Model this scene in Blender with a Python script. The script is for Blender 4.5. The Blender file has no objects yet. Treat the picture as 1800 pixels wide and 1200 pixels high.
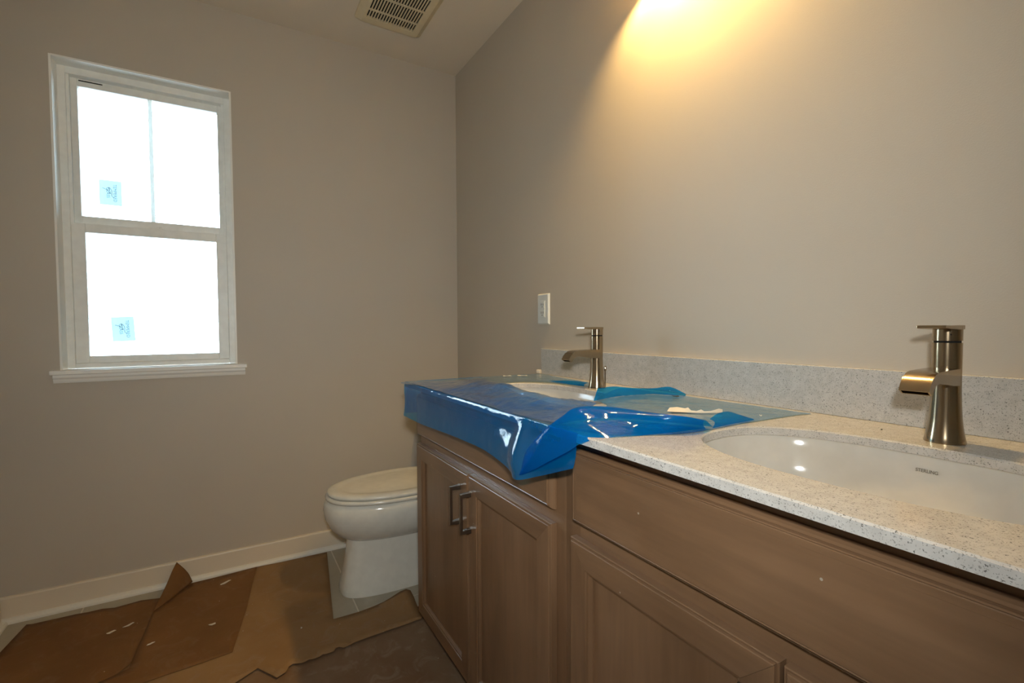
import bpy, bmesh, math, random
from mathutils import Vector, Matrix, noise
from mathutils.geometry import tessellate_polygon
random.seed(7)
S = bpy.context.scene
COL = S.collection

# ------------------------------------------------------------------ camera
CAM = Vector((2.44566, -1.09468, 1.08275))
yaw, pitch, roll = 0.53470, -0.036313, -0.0045457
cam = bpy.data.cameras.new('camera')
cam.sensor_width = 36.0
cam.lens = 835.93 / 1800 * 36.0
cam.shift_y = 6.256 / 1800
cam.clip_start = 0.01
co = bpy.data.objects.new('camera', cam)
COL.objects.link(co)
F = Vector((-math.cos(yaw) * math.cos(pitch), math.sin(yaw) * math.cos(pitch), math.sin(pitch)))
R = F.cross(Vector((0, 0, 1))).normalized()
U = R.cross(F)
R2 = math.cos(roll) * R + math.sin(roll) * U
U2 = -math.sin(roll) * R + math.cos(roll) * U
M = Matrix((R2, U2, -F)).transposed().to_4x4()
M.translation = CAM
co.matrix_world = M
S.camera = co

# ------------------------------------------------------------------ light and exposure
S.view_settings.view_transform = 'Standard'
S.view_settings.look = 'None'
S.view_settings.gamma = 1.0
S.view_settings.use_curve_mapping = False
S.view_settings.exposure = 0.0
S.cycles.max_bounces = 14
S.cycles.diffuse_bounces = 7
S.cycles.transparent_max_bounces = 16
S.cycles.caustics_reflective = False
S.cycles.caustics_refractive = False

world = bpy.data.worlds.new('overcast_sky')
S.world = world
world.use_nodes = True
bg = world.node_tree.nodes['Background']
bg.inputs[0].default_value = (0.72, 0.90, 1.12, 1)
bg.inputs[1].default_value = 17.0


def area_light(name, loc, target, sx, sy, power, color, spread=180):
    l = bpy.data.lights.new(name, 'AREA')
    l.shape = 'RECTANGLE'
    l.size, l.size_y = sx, sy
    l.energy = power
    l.color = color
    l.spread = math.radians(spread)
    o = bpy.data.objects.new(name, l)
    o.location = loc
    d = Vector(target) - Vector(loc)
    o.rotation_euler = d.to_track_quat('-Z', 'Y').to_euler()
    COL.objects.link(o)
    return o


# the photographer's flash, a little above and right of the lens
area_light('camera_flash', (2.50, -1.115, 1.215), (0.35, -0.45, 1.35), 0.07, 0.045, 9.4, (0.96, 0.98, 0.95), 140)
# portal so that the window's skylight is sampled well
pl = bpy.data.lights.new('window_portal', 'AREA')
pl.shape = 'RECTANGLE'
pl.size, pl.size_y = 1.19, 0.587
pl.cycles.is_portal = True
po = bpy.data.objects.new('window_portal', pl)
po.location = (-0.17, -1.3635, 1.523)
po.rotation_euler = (0, math.radians(-90), 0)
COL.objects.link(po)


# ------------------------------------------------------------------ material helpers
def lin(c):
    return tuple(((v / 255) / 12.92 if v / 255 <= 0.04045 else ((v / 255 + 0.055) / 1.055) ** 2.4) for v in c) + (1,)


def new_mat(name):
    m = bpy.data.materials.new(name)
    m.use_nodes = True
    return m, m.node_tree.nodes, m.node_tree.links, m.node_tree.nodes['Principled BSDF']


def coords(N, Lk, scale=(1, 1, 1)):
    t = N.new('ShaderNodeTexCoord')
    mp = N.new('ShaderNodeMapping')
    mp.inputs['Scale'].default_value = scale
    Lk.new(t.outputs['Object'], mp.inputs[0])
    return mp.outputs[0]


def ramp(N, Lk, src, stops):
    r = N.new('ShaderNodeValToRGB')
    while len(r.color_ramp.elements) < len(stops):
        r.color_ramp.elements.new(0.5)
    for e, (p, c) in zip(r.color_ramp.elements, stops):
        e.position = p
        e.color = c
    Lk.new(src, r.inputs[0])
    return r.outputs[0]


def noise_tex(N, Lk, vec, scale, detail=3, rough=0.5, dist=0):
    n = N.new('ShaderNodeTexNoise')
    n.inputs['Scale'].default_value = scale
    n.inputs['Detail'].default_value = detail
    n.inputs['Roughness'].default_value = rough
    n.inputs['Distortion'].default_value = dist
    Lk.new(vec, n.inputs['Vector'])
    return n.outputs['Fac']


def bump(N, Lk, B, h, strength, dist=0.001):
    b = N.new('ShaderNodeBump')
    b.inputs['Strength'].default_value = strength
    b.inputs['Distance'].default_value = dist
    Lk.new(h, b.inputs['Height'])
    Lk.new(b.outputs[0], B.inputs['Normal'])


def paint(name, c, rough=0.6, orange=0.25, scale=350, spec=0.3):
    m, N, Lk, B = new_mat(name)
    v = coords(N, Lk)
    f = noise_tex(N, Lk, v, 1.7, 2)
    a = lin(c)
    b = tuple(x * 0.95 for x in a[:3]) + (1,)
    Lk.new(ramp(N, Lk, f, [(0.3, b), (0.7, a)]), B.inputs['Base Color'])
    B.inputs['Roughness'].default_value = rough
    B.inputs['Specular IOR Level'].default_value = spec
    if orange:
        bump(N, Lk, B, noise_tex(N, Lk, v, scale, 2), orange, 0.0008)
    return m


def plain(name, c, rough=0.5, metal=0.0, spec=0.5, rough_noise=0.0):
    m, N, Lk, B = new_mat(name)
    v = coords(N, Lk)
    f = noise_tex(N, Lk, v, 30, 3)
    a = lin(c)
    b = tuple(x * 0.94 for x in a[:3]) + (1,)
    Lk.new(ramp(N, Lk, f, [(0.35, b), (0.65, a)]), B.inputs['Base Color'])
    B.inputs['Roughness'].default_value = rough
    B.inputs['Metallic'].default_value = metal
    B.inputs['Specular IOR Level'].default_value = spec
    return m


def wood(name, scale):
    """maple stained a greyed brown; scale is short along the grain"""
    m, N, Lk, B = new_mat(name)
    v = coords(N, Lk, scale)
    f1 = noise_tex(N, Lk, v, 6, 5, 0.6, 0.6)
    f2 = noise_tex(N, Lk, v, 45, 3, 0.6)
    v2 = coords(N, Lk)
    f3 = noise_tex(N, Lk, v2, 5, 3, 0.6)
    c1 = ramp(N, Lk, f1, [(0.3, lin((106, 80, 58))), (0.55, lin((130, 100, 74))), (0.75, lin((143, 112, 86)))])
    c2 = ramp(N, Lk, f2, [(0.35, (0.86, 0.86, 0.86, 1)), (0.6, (1, 1, 1, 1))])
    c3 = ramp(N, Lk, f3, [(0.3, (0.9, 0.88, 0.85, 1)), (0.7, (1.04, 1.04, 1.04, 1))])
    mx = N.new('ShaderNodeMixRGB'); mx.blend_type = 'MULTIPLY'; mx.inputs[0].default_value = 1
    Lk.new(c1, mx.inputs[1]); Lk.new(c2, mx.inputs[2])
    mx2 = N.new('ShaderNodeMixRGB'); mx2.blend_type = 'MULTIPLY'; mx2.inputs[0].default_value = 1
    Lk.new(mx.outputs[0], mx2.inputs[1]); Lk.new(c3, mx2.inputs[2])
    # a few specks of dried paint and dust
    vo = N.new('ShaderNodeTexVoronoi'); vo.inputs['Scale'].default_value = 26
    Lk.new(v2, vo.inputs['Vector'])
    lt = N.new('ShaderNodeMath'); lt.operation = 'LESS_THAN'; lt.inputs[1].default_value = 0.045
    Lk.new(vo.outputs['Distance'], lt.inputs[0])
    sep = N.new('ShaderNodeSeparateColor'); Lk.new(vo.outputs['Color'], sep.inputs[0])
    gt = N.new('ShaderNodeMath'); gt.operation = 'GREATER_THAN'; gt.inputs[1].default_value = 0.86
    Lk.new(sep.outputs[0], gt.inputs[0])
    mu = N.new('ShaderNodeMath'); mu.operation = 'MULTIPLY'
    Lk.new(lt.outputs[0], mu.inputs[0]); Lk.new(gt.outputs[0], mu.inputs[1])
    mx3 = N.new('ShaderNodeMixRGB'); mx3.inputs[2].default_value = lin((176, 166, 152))
    Lk.new(mu.outputs[0], mx3.inputs[0]); Lk.new(mx2.outputs[0], mx3.inputs[1])
    Lk.new(mx3.outputs[0], B.inputs['Base Color'])
    B.inputs['Roughness'].default_value = 0.34
    B.inputs['Specular IOR Level'].default_value = 0.4
    B.inputs['Coat Weight'].default_value = 0.4
    B.inputs['Coat Roughness'].default_value = 0.22
    bump(N, Lk, B, f2, 0.08, 0.0006)
    return m


def quartz():
    m, N, Lk, B = new_mat('speckled_quartz')
    v = coords(N, Lk)
    base = ramp(N, Lk, noise_tex(N, Lk, v, 60, 3), [(0.3, lin((184, 181, 176))), (0.7, lin((198, 195, 190)))])
    last = base
    for sc, thr, keep, col in ((380, 0.30, 0.58, (142, 140, 136)), (300, 0.26, 0.80, (106, 104, 100)), (520, 0.30, 0.55, (152, 149, 144))):
        mp = N.new('ShaderNodeMapping')
        mp.inputs['Location'].default_value = (sc * 0.37, 0.2, 0.7)
        nz = N.new('ShaderNodeTexNoise'); nz.inputs['Scale'].default_value = 520; nz.inputs['Detail'].default_value = 1
        Lk.new(v, nz.inputs['Vector'])
        ad = N.new('ShaderNodeVectorMath'); ad.operation = 'MULTIPLY_ADD'
        ad.inputs[1].default_value = (0.0045, 0.0045, 0.0045)
        Lk.new(nz.outputs['Color'], ad.inputs[0]); Lk.new(v, ad.inputs[2])
        Lk.new(ad.outputs[0], mp.inputs[0])
        vo = N.new('ShaderNodeTexVoronoi')
        vo.inputs['Scale'].default_value = sc
        Lk.new(mp.outputs[0], vo.inputs['Vector'])
        lt = N.new('ShaderNodeMath'); lt.operation = 'LESS_THAN'; lt.inputs[1].default_value = thr
        Lk.new(vo.outputs['Distance'], lt.inputs[0])
        sep = N.new('ShaderNodeSeparateColor'); Lk.new(vo.outputs['Color'], sep.inputs[0])
        gt = N.new('ShaderNodeMath'); gt.operation = 'GREATER_THAN'; gt.inputs[1].default_value = keep
        Lk.new(sep.outputs[0], gt.inputs[0])
        mu = N.new('ShaderNodeMath'); mu.operation = 'MULTIPLY'
        Lk.new(lt.outputs[0], mu.inputs[0]); Lk.new(gt.outputs[0], mu.inputs[1])
        mx = N.new('ShaderNodeMixRGB'); mx.inputs[2].default_value = lin(col)
        Lk.new(mu.outputs[0], mx.inputs[0]); Lk.new(last, mx.inputs[1])
        last = mx.outputs[0]
    Lk.new(last, B.inputs['Base Color'])
    B.inputs['Roughness'].default_value = 0.16
    B.inputs['Specular IOR Level'].default_value = 0.45
    return m


def paper(name, c1, c2, dust):
    m, N, Lk, B = new_mat(name)
    v = coords(N, Lk)
    f = noise_tex(N, Lk, v, 3.5, 5, 0.65, 0.4)
    g = noise_tex(N, Lk, v, 14, 6, 0.7, 1.0)
    base = ramp(N, Lk, f, [(0.3, lin(c1)), (0.7, lin(c2))])
    dm = ramp(N, Lk, g, [(0.52, (0, 0, 0, 1)), (0.8, (dust, dust, dust, 1))])
    mx = N.new('ShaderNodeMixRGB'); mx.inputs[2].default_value = lin((150, 134, 116))
    Lk.new(dm, mx.inputs[0]); Lk.new(base, mx.inputs[1])
    vo = N.new('ShaderNodeTexVoronoi'); vo.inputs['Scale'].default_value = 30
    Lk.new(v, vo.inputs['Vector'])
    lt = N.new('ShaderNodeMath'); lt.operation = 'LESS_THAN'; lt.inputs[1].default_value = 0.05
    Lk.new(vo.outputs['Distance'], lt.inputs[0])
    sep = N.new('ShaderNodeSeparateColor'); Lk.new(vo.outputs['Color'], sep.inputs[0])
    gt = N.new('ShaderNodeMath'); gt.operation = 'GREATER_THAN'; gt.inputs[1].default_value = 0.75
    Lk.new(sep.outputs[0], gt.inputs[0])
    mu = N.new('ShaderNodeMath'); mu.operation = 'MULTIPLY'
    Lk.new(lt.outputs[0], mu.inputs[0]); Lk.new(gt.outputs[0], mu.inputs[1])
    mx3 = N.new('ShaderNodeMixRGB'); mx3.inputs[2].default_value = lin((190, 178, 160))
    Lk.new(mu.outputs[0], mx3.inputs[0]); Lk.new(mx.outputs[0], mx3.inputs[1])
    Lk.new(mx3.outputs[0], B.inputs['Base Color'])
    B.inputs['Roughness'].default_value = 0.7
    B.inputs['Specular IOR Level'].default_value = 0.25
    bump(N, Lk, B, f, 0.25, 0.004)
    return m


def film_mat(name, tint, haze=0.10, hazecol=(0.10, 0.42, 0.85, 1), rough=0.09, bscale=38, bstr=0.5, refl=1.5):
    m = bpy.data.materials.new(name)
    m.use_nodes = True
    N, Lk = m.node_tree.nodes, m.node_tree.links
    N.clear()
    out = N.new('ShaderNodeOutputMaterial')
    tr = N.new('ShaderNodeBsdfTransparent'); tr.inputs[0].default_value = tint
    df = N.new('ShaderNodeBsdfDiffuse'); df.inputs[0].default_value = hazecol
    tl = N.new('ShaderNodeBsdfTranslucent'); tl.inputs[0].default_value = hazecol
    gl = N.new('ShaderNodeBsdfGlossy'); gl.inputs['Roughness'].default_value = rough
    gl.inputs[0].default_value = (1, 1, 1, 1)
    v = coords(N, Lk)
    n1 = noise_tex(N, Lk, v, bscale, 4, 0.6, 1.2)
    b = N.new('ShaderNodeBump'); b.inputs['Strength'].default_value = bstr; b.inputs['Distance'].default_value = 0.004
    Lk.new(n1, b.inputs['Height'])
    for s in (gl, df, tl):
        Lk.new(b.outputs[0], s.inputs['Normal'])
    mxa = N.new('ShaderNodeMixShader'); mxa.inputs[0].default_value = 0.5
    Lk.new(df.outputs[0], mxa.inputs[1]); Lk.new(tl.outputs[0], mxa.inputs[2])
    mxb = N.new('ShaderNodeMixShader'); mxb.inputs[0].default_value = haze
    Lk.new(tr.outputs[0], mxb.inputs[1]); Lk.new(mxa.outputs[0], mxb.inputs[2])
    fr = N.new('ShaderNodeFresnel'); fr.inputs[0].default_value = 1.55
    Lk.new(b.outputs[0], fr.inputs['Normal'])
    mul = N.new('ShaderNodeMath'); mul.operation = 'MULTIPLY'; mul.inputs[1].default_value = refl; mul.use_clamp = True
    Lk.new(fr.outputs[0], mul.inputs[0])
    mxc = N.new('ShaderNodeMixShader')
    Lk.new(mul.outputs[0], mxc.inputs[0]); Lk.new(mxb.outputs[0], mxc.inputs[1]); Lk.new(gl.outputs[0], mxc.inputs[2])
    Lk.new(mxc.outputs[0], out.inputs[0])
    return m


def glass_mat():
    m = bpy.data.materials.new('window_glass')
    m.use_nodes = True
    N, Lk = m.node_tree.nodes, m.node_tree.links
    N.clear()
    out = N.new('ShaderNodeOutputMaterial')
    tr = N.new('ShaderNodeBsdfTransparent'); tr.inputs[0].default_value = (0.93, 0.97, 0.96, 1)
    gl = N.new('ShaderNodeBsdfGlossy'); gl.inputs['Roughness'].default_value = 0.02
    fr = N.new('ShaderNodeFresnel'); fr.inputs[0].default_value = 1.5
    mx = N.new('ShaderNodeMixShader')
    Lk.new(fr.outputs[0], mx.inputs[0]); Lk.new(tr.outputs[0], mx.inputs[1]); Lk.new(gl.outputs[0], mx.inputs[2])
    Lk.new(mx.outputs[0], out.inputs[0])
    return m


def translucent(name, c, t=0.5):
    m, N, Lk, B = new_mat(name)
    out = N['Material Output']
    tl = N.new('ShaderNodeBsdfTranslucent'); tl.inputs[0].default_value = lin(c)
    v = coords(N, Lk)
    Lk.new(ramp(N, Lk, noise_tex(N, Lk, v, 40), [(0.3, tuple(x * 0.97 for x in lin(c)[:3]) + (1,)), (0.7, lin(c))]), B.inputs['Base Color'])
    B.inputs['Roughness'].default_value = 0.3
    mx = N.new('ShaderNodeMixShader'); mx.inputs[0].default_value = t
    Lk.new(B.outputs[0], mx.inputs[1]); Lk.new(tl.outputs[0], mx.inputs[2])
    Lk.new(mx.outputs[0], out.inputs[0])
    return m


def brushed(name, c, rough=0.27):
    m, N, Lk, B = new_mat(name)
    v = coords(N, Lk, (1, 1, 60))
    f = noise_tex(N, Lk, v, 40, 3)
    a = lin(c)
    Lk.new(ramp(N, Lk, f, [(0.3, tuple(x * 0.93 for x in a[:3]) + (1,)), (0.7, a)]), B.inputs['Base Color'])
    B.inputs['Metallic'].default_value = 1
    B.inputs['Roughness'].default_value = rough
    B.inputs['Anisotropic'].default_value = 0.0
    return m


M_WALL = paint('greige_wall_paint', (191, 182, 168), 0.55, 0.22)
M_CEIL = paint('ceiling_paint', (218, 207, 190), 0.8, 0.5, 120)
M_TRIM = paint('white_trim_paint', (242, 240, 233), 0.35, 0.05)
M_BASE = paint('baseboard_paint', (222, 210, 190), 0.4, 0.05)
M_SHOE = paint('shoe_moulding_paint', (226, 222, 212), 0.4, 0.1)
M_VINYL = plain('white_window_vinyl', (242, 242, 236), 0.4)
M_MUNT = translucent('muntin_vinyl', (242, 243, 240), 0.5)
M_GLASS = glass_mat()
M_WOODV = wood('stained_maple_upright', (1, 1, 0.09))
M_WOODH = wood('stained_maple_level', (0.09, 1, 1))
M_DARK = plain('dark_cavity', (14, 12, 10), 0.9)
M_TOE = plain('toe_kick_board', (66, 60, 54), 0.6)
M_QUARTZ = quartz()
M_SINK = plain('glazed_sink_china', (205, 201, 192), 0.10)
M_CHINA = plain('glazed_toilet_china', (222, 220, 210), 0.10)
M_SEAT = plain('toilet_seat_plastic', (216, 214, 204), 0.18)
M_NICKEL = brushed('brushed_nickel', (170, 151, 124), 0.17)
M_PULL = brushed('satin_nickel_pull', (150, 142, 134), 0.3)
M_CHROME = plain('chrome', (210, 210, 210), 0.08, 1.0)
M_INK = plain('grey_ink', (112, 104, 92), 0.6)
M_DKINK = plain('blue_grey_ink', (96, 100, 112), 0.6)
M_TILE = plain('beige_floor_tile', (166, 158, 140), 0.35)
M_GROUT = plain('pale_grout', (208, 201, 186), 0.8)
M_PAPER_A = paper('builders_paper_brown', (106, 74, 40), (124, 88, 52), 0.25)
M_PAPER_C = paper('builders_paper_tan', (132, 100, 64), (146, 116, 80), 0.45)
M_PAPER_D = paper('dusty_floor_paper', (112, 84, 60), (126, 104, 82), 0.7)
M_SCRAP = plain('white_scrap', (212, 203, 188), 0.6)
M_FILM = film_mat('blue_protective_film', (0.04, 0.60, 0.98, 1), 0.34, (0.0, 0.33, 0.95, 1), 0.03, 16, 0.16, 0.9)
M_FILM2 = film_mat('blue_protective_film_loose', (0.05, 0.46, 0.92, 1), 0.30, (0.0, 0.30, 0.82, 1), 0.04, 12, 0.06, 0.18)
M_FILM3 = film_mat('blue_protective_film_flat', (0.30, 0.60, 0.97, 1), 0.50, (0.30, 0.54, 0.84, 1), 0.12, 22, 0.40, 1.0)
M_FILM4 = film_mat('blue_protective_film_bunched', (0.12, 0.44, 0.95, 1), 0.42, (0.07, 0.27, 0.84, 1), 0.10, 30, 0.45, 1.3)
M_PLATE = plain('white_outlet_plastic', (214, 218, 216), 0.35)
M_SLOT = plain('outlet_slot_dark', (60, 58, 54), 0.7)
M_GRILLE = plain('almond_vent_plastic', (214, 200, 168), 0.5)
M_STICK = translucent('pale_blue_sticker_paper', (208, 230, 236), 0.68)
M_SHADE = translucent('frosted_lamp_glass', (252, 244, 226), 0.85)
M_SIDING = plain('white_house_siding', (245, 245, 240), 0.7)
M_FAR = plain('far_window_pane', (96, 122, 118), 0.3)
M_WATERLINE = plain('black_chip', (30, 26, 22), 0.5)


# ------------------------------------------------------------------ mesh helpers
def finish(name, bm, mat, parent=None, smooth=False, bevel=0, seg=2, angle=35, solid=0):
    if not isinstance(bm, bpy.types.Mesh):
        bmesh.ops.recalc_face_normals(bm, faces=bm.faces)
        me = bpy.data.meshes.new(name)
        bm.to_mesh(me); bm.free()
    else:
        me = bm
    if parent is not None:
        off = parent.matrix_world.translation if parent.parent is None else WL[parent.name]
        me.transform(Matrix.Translation(-off))
    o = bpy.data.objects.new(name, me)
    COL.objects.link(o)
    if parent is not None:
        o.parent = parent
        WL[o.name] = off.copy()
    else:
        WL[o.name] = Vector((0, 0, 0))
    if mat is not None:
        if isinstance(mat, (list, tuple)):
            for x in mat:
                me.materials.append(x)
        else:
            me.materials.append(mat)
    if smooth:
        me.polygons.foreach_set('use_smooth', [True] * len(me.polygons))
        if angle < 180:
            try:
                me.set_sharp_from_angle(angle=math.radians(angle))
            except Exception:
                pass
    if bevel:
        b = o.modifiers.new('bevel', 'BEVEL')
        b.width = bevel; b.segments = seg; b.limit_method = 'ANGLE'; b.angle_limit = math.radians(40)
    if solid:
        s = o.modifiers.new('solidify', 'SOLIDIFY'); s.thickness = solid; s.offset = 0
    return o


WL = {}


def thing(name, label, cat, loc, group=None):
    o = bpy.data.objects.new(name, None)
    o.empty_display_size = 0.05
    o.location = loc
    COL.objects.link(o)
    o.matrix_world = Matrix.Translation(Vector(loc))
    WL[o.name] = Vector(loc)
    o['label'] = label; o['category'] = cat
    if group:
        o['group'] = group
    return o


def tag(o, label, cat, group=None):
    o['label'] = label; o['category'] = cat
    if group:
        o['group'] = group
    return o


def struct(o):
    o['kind'] = 'structure'
    return o


def sroot(name, loc=(0, 0, 0)):
    o = bpy.data.objects.new(name, None)
    o.location = loc
    COL.objects.link(o)
    o.matrix_world = Matrix.Translation(Vector(loc))
    WL[o.name] = Vector(loc)
    o['kind'] = 'structure'
    return o


def box(bm, x0, x1, y0, y1, z0, z1):
    v = [bm.verts.new(p) for p in ((x0, y0, z0), (x1, y0, z0), (x1, y1, z0), (x0, y1, z0), (x0, y0, z1), (x1, y0, z1), (x1, y1, z1), (x0, y1, z1))]
    for f in ((0, 3, 2, 1), (4, 5, 6, 7), (0, 1, 5, 4), (1, 2, 6, 5), (2, 3, 7, 6), (3, 0, 4, 7)):
        bm.faces.new([v[i] for i in f])
    return v


def bx(name, mat, parent, *a, bevel=0, seg=2):
    bm = bmesh.new(); box(bm, *a)
    return finish(name, bm, mat, parent, bevel=bevel, seg=seg)


def loft(bm, rings, cap0=True, cap1=True, closed=True):
    rv = [[bm.verts.new(p) for p in r] for r in rings]
    n = len(rv[0])
    for a, b in zip(rv, rv[1:]):
        for i in range(n if closed else n - 1):
            j = (i + 1) % n
            bm.faces.new((a[i], a[j], b[j], b[i]))
    if cap0:
        bm.faces.new(list(reversed(rv[0])))
    if cap1:
        bm.faces.new(rv[-1])
    return rv


def lathe(bm, cx, cy, prof, n=32, cap0=True, cap1=True):
    loft(bm, [[(cx + r * math.cos(2 * math.pi * i / n), cy + r * math.sin(2 * math.pi * i / n), z) for i in range(n)] for r, z in prof], cap0, cap1)


def sell(cx, cy, a, b, z, e=2.4, n=64):
    out = []
    for i in range(n):
        t = 2 * math.pi * i / n
        c, s = math.cos(t), math.sin(t)
        out.append((cx + a * math.copysign(abs(c) ** (2 / e), c), cy + b * math.copysign(abs(s) ** (2 / e), s), z))
    return out


def cr(p0, p1, p2, p3, t):
    t2, t3 = t * t, t * t * t
    return 0.5 * ((2 * p1) + (p2 - p0) * t + (2 * p0 - 5 * p1 + 4 * p2 - p3) * t2 + (3 * p1 - p0 - 3 * p2 + p3) * t3)


def cr_line(pts, n, lim=True):
    P = [Vector(p) for p in pts]
    P = [P[0] * 2 - P[1]] + P + [P[-1] * 2 - P[-2]]
    out = []
    for i in range(1, len(P) - 2):
        for k in range(n):
            out.append(cr(P[i - 1], P[i], P[i + 1], P[i + 2], k / n))
    out.append(P[-2].copy())
    return out


def patch(bm, rows, nu, nv, amp=0.0, sc=20, seed=0, floor_z=None):
    """smooth surface through a grid of control points, with small wrinkles"""
    rr = [cr_line(r, nu) for r in rows]
    cols = [cr_line([r[i] for r in rr], nv) for i in range(len(rr[0]))]
    g = [[cols[i][j] for i in range(len(cols))] for j in range(len(cols[0]))]
    H, W = len(g), len(g[0])
    vs = []
    for j in range(H):
        row = []
        for i in range(W):
            p = g[j][i].copy()
            if amp:
                a = g[j][min(i + 1, W - 1)] - g[j][max(i - 1, 0)]
                b = g[min(j + 1, H - 1)][i] - g[max(j - 1, 0)][i]
                nrm = a.cross(b)
                if nrm.length > 0:
                    nrm.normalize()
                q = p * sc + Vector((seed, 3.1 * seed, 0))
                d = noise.noise(q) + 0.5 * (1 - abs(noise.noise(q * 2.3)) * 2)
                p = p + nrm * d * amp
            if floor_z is not None and p.z < floor_z and p.y > -0.5795 :
                p.z = floor_z
            row.append(bm.verts.new(p))
        vs.append(row)
    for j in range(H - 1):
        for i in range(W - 1):
            try:
                bm.faces.new((vs[j][i], vs[j][i + 1], vs[j + 1][i + 1], vs[j + 1][i]))
            except ValueError:
                pass


def text_mesh(name, body, size, mat, parent, M4, bold=0.0, extrude=0.0002):
    cu = bpy.data.curves.new(name, 'FONT')
    cu.body = body; cu.size = size; cu.align_x = 'CENTER'; cu.align_y = 'CENTER'
    cu.extrude = extrude; cu.offset = bold
    to = bpy.data.objects.new('tmp_text', cu)
    COL.objects.link(to)
    dg = bpy.context.evaluated_depsgraph_get()
    me = bpy.data.meshes.new_from_object(to.evaluated_get(dg))
    bpy.data.objects.remove(to); bpy.data.curves.remove(cu)
    me.transform(M4)
    return me


# ------------------------------------------------------------------ room
H = 2.4645
YS = -1.850
XE = 3.55
WY0, WY1, WZ0, WZ1 = -1.657, -1.0705, 0.9278, 2.118
T = 0.15

bm = bmesh.new()                                   # window wall
box(bm, -T, 0, YS - T, WY0, 0, H); box(bm, -T, 0, WY1, T, 0, H)
box(bm, -T, 0, WY0, WY1, 0, WZ0 - 0.016); box(bm, -T, 0, WY0, WY1, WZ1, H)
struct(finish('wall_west', bm, M_WALL))
struct(bx('wall_north', M_WALL, None, 0, XE, 0, T, 0, H))
struct(bx('wall_south', M_WALL, None, 0, XE, YS - T, YS, 0, H))
struct(bx('wall_east', M_WALL, None, XE, XE + T, YS - T, T, 0, H))
struct(bx('ceiling', M_CEIL, None, -T, XE + T, YS - T, T, H, H + 0.12))
floor = sroot('floor', (0, 0, 0))
bx('grout_bed', M_GROUT, floor, -T, XE + T, YS - T, T, -0.12, -0.0012)
gx = [0.6125 + 0.6125 * k for k in range(-1, 6)]
gy = [-0.695 + 0.305 * k for k in range(-4, 4)]
g = 0.0026
tile_cache = {}
for i in range(len(gx) - 1):
    for j in range(len(gy) - 1):
        x0, x1 = max(gx[i] + g, 0.001), min(gx[i + 1] - g, XE - 0.001)
        y0, y1 = max(gy[j] + g, YS + 0.001), min(gy[j + 1] - g, -0.001)
        if x1 - x0 < 0.02 or y1 - y0 < 0.02:
            continue
        bx('floor_tile', M_TILE, floor, x0, x1, y0, y1, -0.008, 0.0)


def baseboard(name, pts_axis, a0, a1, at):
    root = sroot(name, (0, 0, 0))
    prof = [(0, 0), (0.0125, 0), (0.0125, 0.090), (0.0105, 0.0945), (0.006, 0.0959), (0, 0.0959)]
    shoe = [(0.0125, 0), (0.029, 0), (0.0285, 0.008), (0.025, 0.014), (0.019, 0.018), (0.0125, 0.019)]
    for nm, pr, mt in (('board', prof, M_BASE), ('shoe_moulding', shoe, M_SHOE)):
        bm = bmesh.new()
        rings = []
        for a in (a0, a1):
            if pts_axis == 'W':
                rings.append([(at + d, a, z) for d, z in pr])
            elif pts_axis == 'N':
                rings.append([(a, at - d, z) for d, z in pr])
            else:
                rings.append([(a, at + d, z) for d, z in pr])
        loft(bm, rings)
        finish(nm, bm, mt, root)
    return root


baseboard('baseboard_west', 'W', YS, 0.0, 0.0)
baseboard('baseboard_north', 'N', 0.03, 0.86, 0.0)
baseboard('baseboard_south', 'S', 0.03, XE, YS)
# strip of hardened plaster crumbs along the skirting
# ------------------------------------------------------------------ window
win = sroot('window_1', (0, (WY0 + WY1) / 2, WZ0))
J = 0.006
for a in ((-T, 0.0005, WY0 - 0.001, WY0 + J, WZ0, WZ1), (-T, 0.0005, WY1 - J, WY1 + 0.001, WZ0, WZ1), (-T, 0.0005, WY0 + J, WY1 - J, WZ1 - J, WZ1 + 0.001)):
    bx('jamb', M_TRIM, win, *a)
fr0, fr1 = WY0 + 0.001, WY1 - 0.001
fw = 0.028
zb, zt = WZ0, WZ1 - 0.002


def rect_frame(name, parent, x0, x1, y0, y1, z0, z1, wl, wr, wb, wt, mat, bevel=0.002):
    for a, nm in (((x0, x1, y0, y0 + wl, z0, z1), name + '_stile'), ((x0, x1, y1 - wr, y1, z0, z1), name + '_stile'),
                  ((x0, x1, y0 + wl, y1 - wr, z0, z0 + wb), name + '_rail'), ((x0, x1, y0 + wl, y1 - wr, z1 - wt, z1), name + '_rail')):
        bx(nm, mat, parent, *a, bevel=bevel)


fr_e = bpy.data.objects.new('window_frame', None); COL.objects.link(fr_e); fr_e.parent = win; WL['window_frame'] = WL['window_1']
rect_frame('frame', fr_e, -0.145, -0.07, fr0, fr1, zb, zt, fw, fw, 0.020, 0.030, M_VINYL)
bx('frame_stop', M_VINYL, fr_e, -0.094, -0.076, fr0 + fw, fr0 + fw + 0.010, 1.50, zt - 0.03, bevel=0.001)
bx('frame_stop', M_VINYL, fr_e, -0.094, -0.076, fr1 - fw - 0.010, fr1 - fw, 1.50, zt - 0.03, bevel=0.001)
us = bpy.data.objects.new('upper_sash', None); COL.objects.link(us); us.parent = win; WL['upper_sash'] = WL['window_1']
rect_frame('sash', us, -0.138, -0.102, fr0 + fw, fr1 - fw, 1.502, zt - 0.030, 0.029, 0.025, 0.040, 0.030, M_VINYL)
bx('head_slot', M_DARK, us, -0.1015, -0.0995, -1.594, -1.520, 2.076, 2.0795)
bx('glass_pane', M_GLASS, us, -0.122, -0.118, fr0 + fw + 0.025, fr1 - fw - 0.02, 1.535, zt - 0.055)
bx('muntin', M_MUNT, us, -0.1175, -0.108, -1.3745, -1.3605, 1.54, zt - 0.055, bevel=0.001)
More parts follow.
